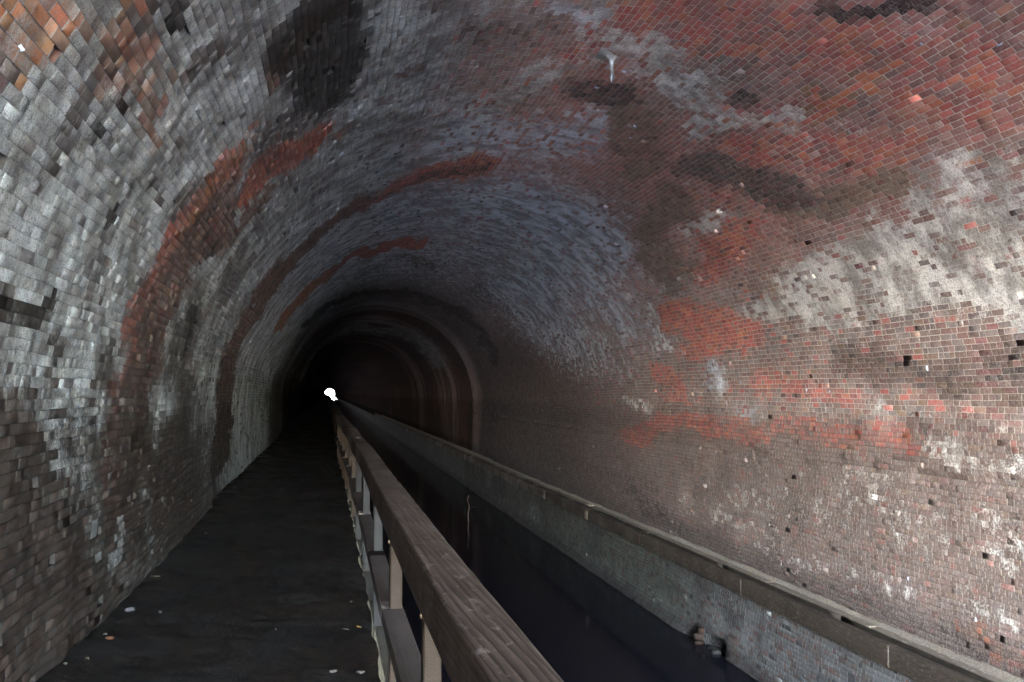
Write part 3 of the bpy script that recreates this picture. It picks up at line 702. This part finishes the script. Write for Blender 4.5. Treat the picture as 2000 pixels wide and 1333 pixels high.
# silt lying along the foot of the brick wall, on the board
xs = np.linspace(6.20, 6.46, 8); ysm = np.concatenate([np.arange(2, 30, .05), np.arange(30, 120, .6)]); X, Y = np.meshgrid(xs, ysm, indexing='ij'); x = X.ravel(); y = Y.ravel()
z = -2.70 + .085 * sst(6.24, 6.40, x) * (.35 + .9 * fbm(y * 1.1, x * 2, 401, 4)) + .012 * (vnoise(x * 40, y * 12, 402) - .5)
k = NT('silt'); P = k.pos(); n = k.noise(40, 5, .65, P); k.l(k.mix(k.ramp(n, .35, .7), (.070, .057, .043), (.15, .127, .10)), k.b.inputs['Base Color']); k.b.inputs['Roughness'].default_value = .95; k.l(k.bump(n, .7, .01), k.b.inputs['Normal'])
tag(link('silt', mesh_np('silt', np.stack([x, y, z], -1), grid_faces(len(xs), len(ysm), True), True), k.m), 'dusty silt banked on the ledge at the foot of the brick wall', 'silt', kind='stuff')

# ------------------------------------------------------------------ canal
k = NT('still_black_water'); k.b.inputs['Base Color'].default_value = (.004, .004, .006, 1); k.b.inputs['Roughness'].default_value = .09; k.b.inputs['IOR'].default_value = 1.22; k.b.inputs['Specular IOR Level'].default_value = .15
P = k.pos((1, .6, 1)); n = k.noise(2.2, 3, .5, P); k.l(k.bump(n, .12, .02), k.b.inputs['Normal'])
V = [(.50, PORTAL - 40, WATER), (6.6, PORTAL - 40, WATER), (6.6, END + 60, WATER), (.50, END + 60, WATER)]
tag(link('water', mesh_np('water', V, [(0, 1, 2, 3)]), k.m), kind='structure')

# loose bricks and a stick at the broken foot of the canal wall
def stone(name, loc, sz, col, label, cat, group, seed, boxy=.0, rough=.85):
    r = np.random.default_rng(seed); n, m = 9, 12; V = []
    for i in range(n):
        t = math.pi * i / (n - 1)
        for j in range(m):
            a = 2 * math.pi * j / m; d = np.array((math.sin(t) * math.cos(a), math.sin(t) * math.sin(a), math.cos(t)))
            if boxy: d = d / (np.abs(d) ** (2 + 14 * boxy)).sum() ** (1 / (2 + 14 * boxy))
            rr = 1 + .35 * (vnoise(d[0] * 1.6 + seed, d[1] * 1.6 + d[2] * 1.3 + seed, seed) - .5)
            V.append(d * rr * np.array(sz) * .5)
    a = r.uniform(0, 6.28); ca, sa = math.cos(a), math.sin(a)
    V = np.array(V); V = np.stack([V[:, 0] * ca - V[:, 1] * sa, V[:, 0] * sa + V[:, 1] * ca, V[:, 2] + .32 * sz[2]], -1)
    F = [(i * m + j, i * m + (j + 1) % m, (i + 1) * m + (j + 1) % m, (i + 1) * m + j) for i in range(n - 1) for j in range(m)]
    k = NT(name + '_surface'); P = k.pos(); q = k.noise(70, 5, .65, P)
    k.l(k.mix(q, tuple(v * .05 for v in col), tuple(v * .15 for v in col)), k.b.inputs['Base Color']); k.b.inputs['Roughness'].default_value = rough; k.b.inputs['Specular IOR Level'].default_value = .1; k.l(k.bump(q, .6, .004), k.b.inputs['Normal'])
    V[:, 2] -= EYE
    o = link(name, mesh_np(name, V, [f[::-1] for f in F], False), k.m); o.location = (loc[0], loc[1], loc[2] + EYE)
    return tag(o, label, cat, group)
G1 = 'small stones scattered on the towpath'
for i, (x, y, sz, col, lab) in enumerate((
        (-1.47, 7.95, (.075, .055, .040), (.34, .31, .36), 'pale lilac pebble on the towpath, largest beside the left wall'),
        (-1.43, 7.05, (.060, .045, .028), (.34, .15, .09), 'orange brick crumb on the towpath near the left wall'),
        (-1.49, 7.20, (.030, .030, .018), (.36, .34, .26), 'tiny yellowish pebble just behind the orange brick crumb'),
        (-1.24, 7.88, (.028, .024, .022), (.42, .40, .36), 'tiny pale pebble in the open, right of the lilac pebble'),
        (-1.52, 9.37, (.085, .040, .020), (.24, .24, .22), 'flat grey chip of mortar against the left wall'),
        (-1.14, 10.22, (.040, .020, .012), (.22, .25, .20), 'thin greenish chip out on the middle of the towpath'),
        (-1.42, 12.20, (.070, .030, .022), (.34, .26, .22), 'pinkish chip lying farthest off by the left wall'),
        (-.35, 7.21, (.045, .020, .012), (.26, .25, .24), 'small grey flake alone on the bare towpath'),
        (.235, 7.23, (.060, .024, .022), (.42, .26, .08), 'orange yellow splinter at the railing edge of the towpath'),
        (.14, 7.22, (.065, .022, .014), (.34, .31, .26), 'pale splinter left of the orange yellow one by the railing'),
        (.045, 6.06, (.055, .034, .020), (.32, .30, .30), 'grey pebble near the railing, left of the bottom pair'),
        (.21, 6.05, (.055, .036, .022), (.36, .33, .33), 'light pebble closest to the railing posts at the bottom'),
        (-1.46, 6.55, (.030, .020, .016), (.36, .34, .24), 'small pale bead of stone nearest the viewer by the left wall'),
        (-1.55, 6.40, (.022, .022, .016), (.36, .32, .24), 'smallest pebble tucked under the left wall nearest the viewer'),
        (.20, 8.05, (.030, .020, .014), (.30, .28, .25), 'little grey stone by the railing beyond the orange splinter'),
        (.01, 13.85, (.08, .02, .014), (.26, .24, .22), 'slim pale chip far along the towpath near the railing'))):
    z = float(path_z(np.array([x]), np.array([y]))[0])
    stone('pebble', (x, y, z), sz, col, lab, 'pebble', G1, 500 + i)
G2 = 'loose bricks fallen at the waterline'
stone('loose_brick', (6.06, 15.35, -4.14), (.11, .22, .10), (.075, .047, .034), 'reddish brick standing proud at the broken foot of the canal wall', 'brick', G2, 601, .6)
stone('loose_brick', (6.05, 15.40, -4.03), (.10, .20, .10), (.08, .05, .034), 'tan brick stacked on the reddish one at the canal waterline', 'brick', G2, 602, .6)
stone('loose_brick', (6.08, 15.38, -3.93), (.09, .12, .10), (.12, .07, .05), 'topmost broken brick of the little stack by the water', 'brick', G2, 605, .6)
stone('loose_brick', (6.06, 14.72, -4.12), (.12, .15, .09), (.08, .08, .085), 'grey rounded brick lying nearest in the hollow of the canal wall', 'brick', G2, 603, .5)
stone('loose_brick', (6.13, 14.98, -4.13), (.12, .20, .08), (.12, .11, .11), 'dark brick sunk between the grey one and the brick stack', 'brick', G2, 604, .5)

# bent stick poking out of the canal
pts = [(4.45, 31.0, -4.20), (4.43, 31.0, -3.85), (4.47, 31.0, -3.60), (4.40, 31.02, -3.40), (4.46, 31.0, -3.25)]
def tube(pts, r, n=7):
    V = []; 
    for i, p in enumerate(pts):
        for j in range(n):
            a = 2 * math.pi * j / n; rr = r * (1 - .12 * i); V.append((p[0] + rr * math.cos(a), p[1] + rr * math.sin(a), p[2]))
    return V, [(i * n + j, i * n + (j + 1) % n, (i + 1) * n + (j + 1) % n, (i + 1) * n + j) for i in range(len(pts) - 1) for j in range(n)]
V, F = tube(pts, .018); V2, F2 = tube([(4.44, 31.0, -3.70), (4.60, 31.0, -3.62), (4.72, 31, -3.66)], .012); n0 = len(V)
V += V2; F += [tuple(q + n0 for q in f) for f in F2]
tag(link('stick', mesh_np('stick', V, F, True), M_RAIL), 'bent pale stick standing up out of the black canal water', 'stick')

# ------------------------------------------------------------------ outside, at both mouths
k = NT('earth_and_grass'); P = k.pos(); n = k.noise(.6, 6, .6, P); k.l(k.mix(n, (.05, .06, .03), (.11, .09, .06)), k.b.inputs['Base Color']); k.b.inputs['Roughness'].default_value = .95; M_GR = k.m
V = [(-600, -600, -5.2), (600, -600, -5.2), (600, 1600, -5.2), (-600, 1600, -5.2)]
tag(link('ground', mesh_np('ground', V, [(0, 1, 2, 3)]), M_GR), kind='structure')
k = NT('pale_bounce_surface'); P = k.pos(); n = k.noise(3, 6, .6, P); k.l(k.mix(n, (.66, .66, .66), (.78, .78, .78)), k.b.inputs['Base Color']); k.b.inputs['Roughness'].default_value = .95
V = [(-40, PORTAL - 60, -1.80), (.3, PORTAL - 60, -1.80), (.3, PORTAL - .1, -1.80), (-40, PORTAL - .1, -1.80), (6.4, PORTAL - 60, -1.84), (45, PORTAL - 60, -1.84), (45, PORTAL - .1, -1.84), (6.4, PORTAL - .1, -1.84)]
tag(link('bounce_apron', mesh_np('bounce_apron', V, [(0, 1, 2, 3), (4, 5, 6, 7)]), k.m), kind='structure')  # unseen pale apron added to bounce daylight up into the vault
xs = np.linspace(-90, 95, 38); ysh = np.concatenate([np.arange(PORTAL, 20, 3.), np.linspace(25, END, 40)])
X, Y = np.meshgrid(xs, ysh, indexing='ij'); x = X.ravel(); y = Y.ravel()
r = np.abs(x - CX) / 92; z = -5.3 + 34 * np.clip(1 - r ** 2, 0, 1) + 3 * (fbm(x * .05, y * .05, 501, 4) - .5) * (r < .95)
tag(link('hill', mesh_np('hill', np.stack([x, y, z], -1), grid_faces(len(xs), len(ysh), True), True), M_GR), kind='structure')
# invented bank inside the far mouth, a dark silhouette for the hillside outside
xs = np.linspace(-3.6, 5.4, 40); V = []
yb = END - 14
for dy, f in ((0, 0), (4, .7), (7, 1.0), (10, .7), (13, 0)):
    for x in xs:
        top = -4.6 + 1.0 * 0
        t = (x + 2.8) / 7.0
        zt = .70 - 5.1 * (x + 2.9) / 6.7 + .35 * (vnoise(np.array([x * 1.1]), np.array([.5]), 91)[0] - .5) if x > -2.9 else 1.4
        V.append((x, yb + dy, max(-4.7, -4.7 + (zt + 4.7) * f)))
tag(link('silhouette_bank', mesh_np('silhouette_bank', V, grid_faces(5, len(xs)), True), M_GR), kind='structure')
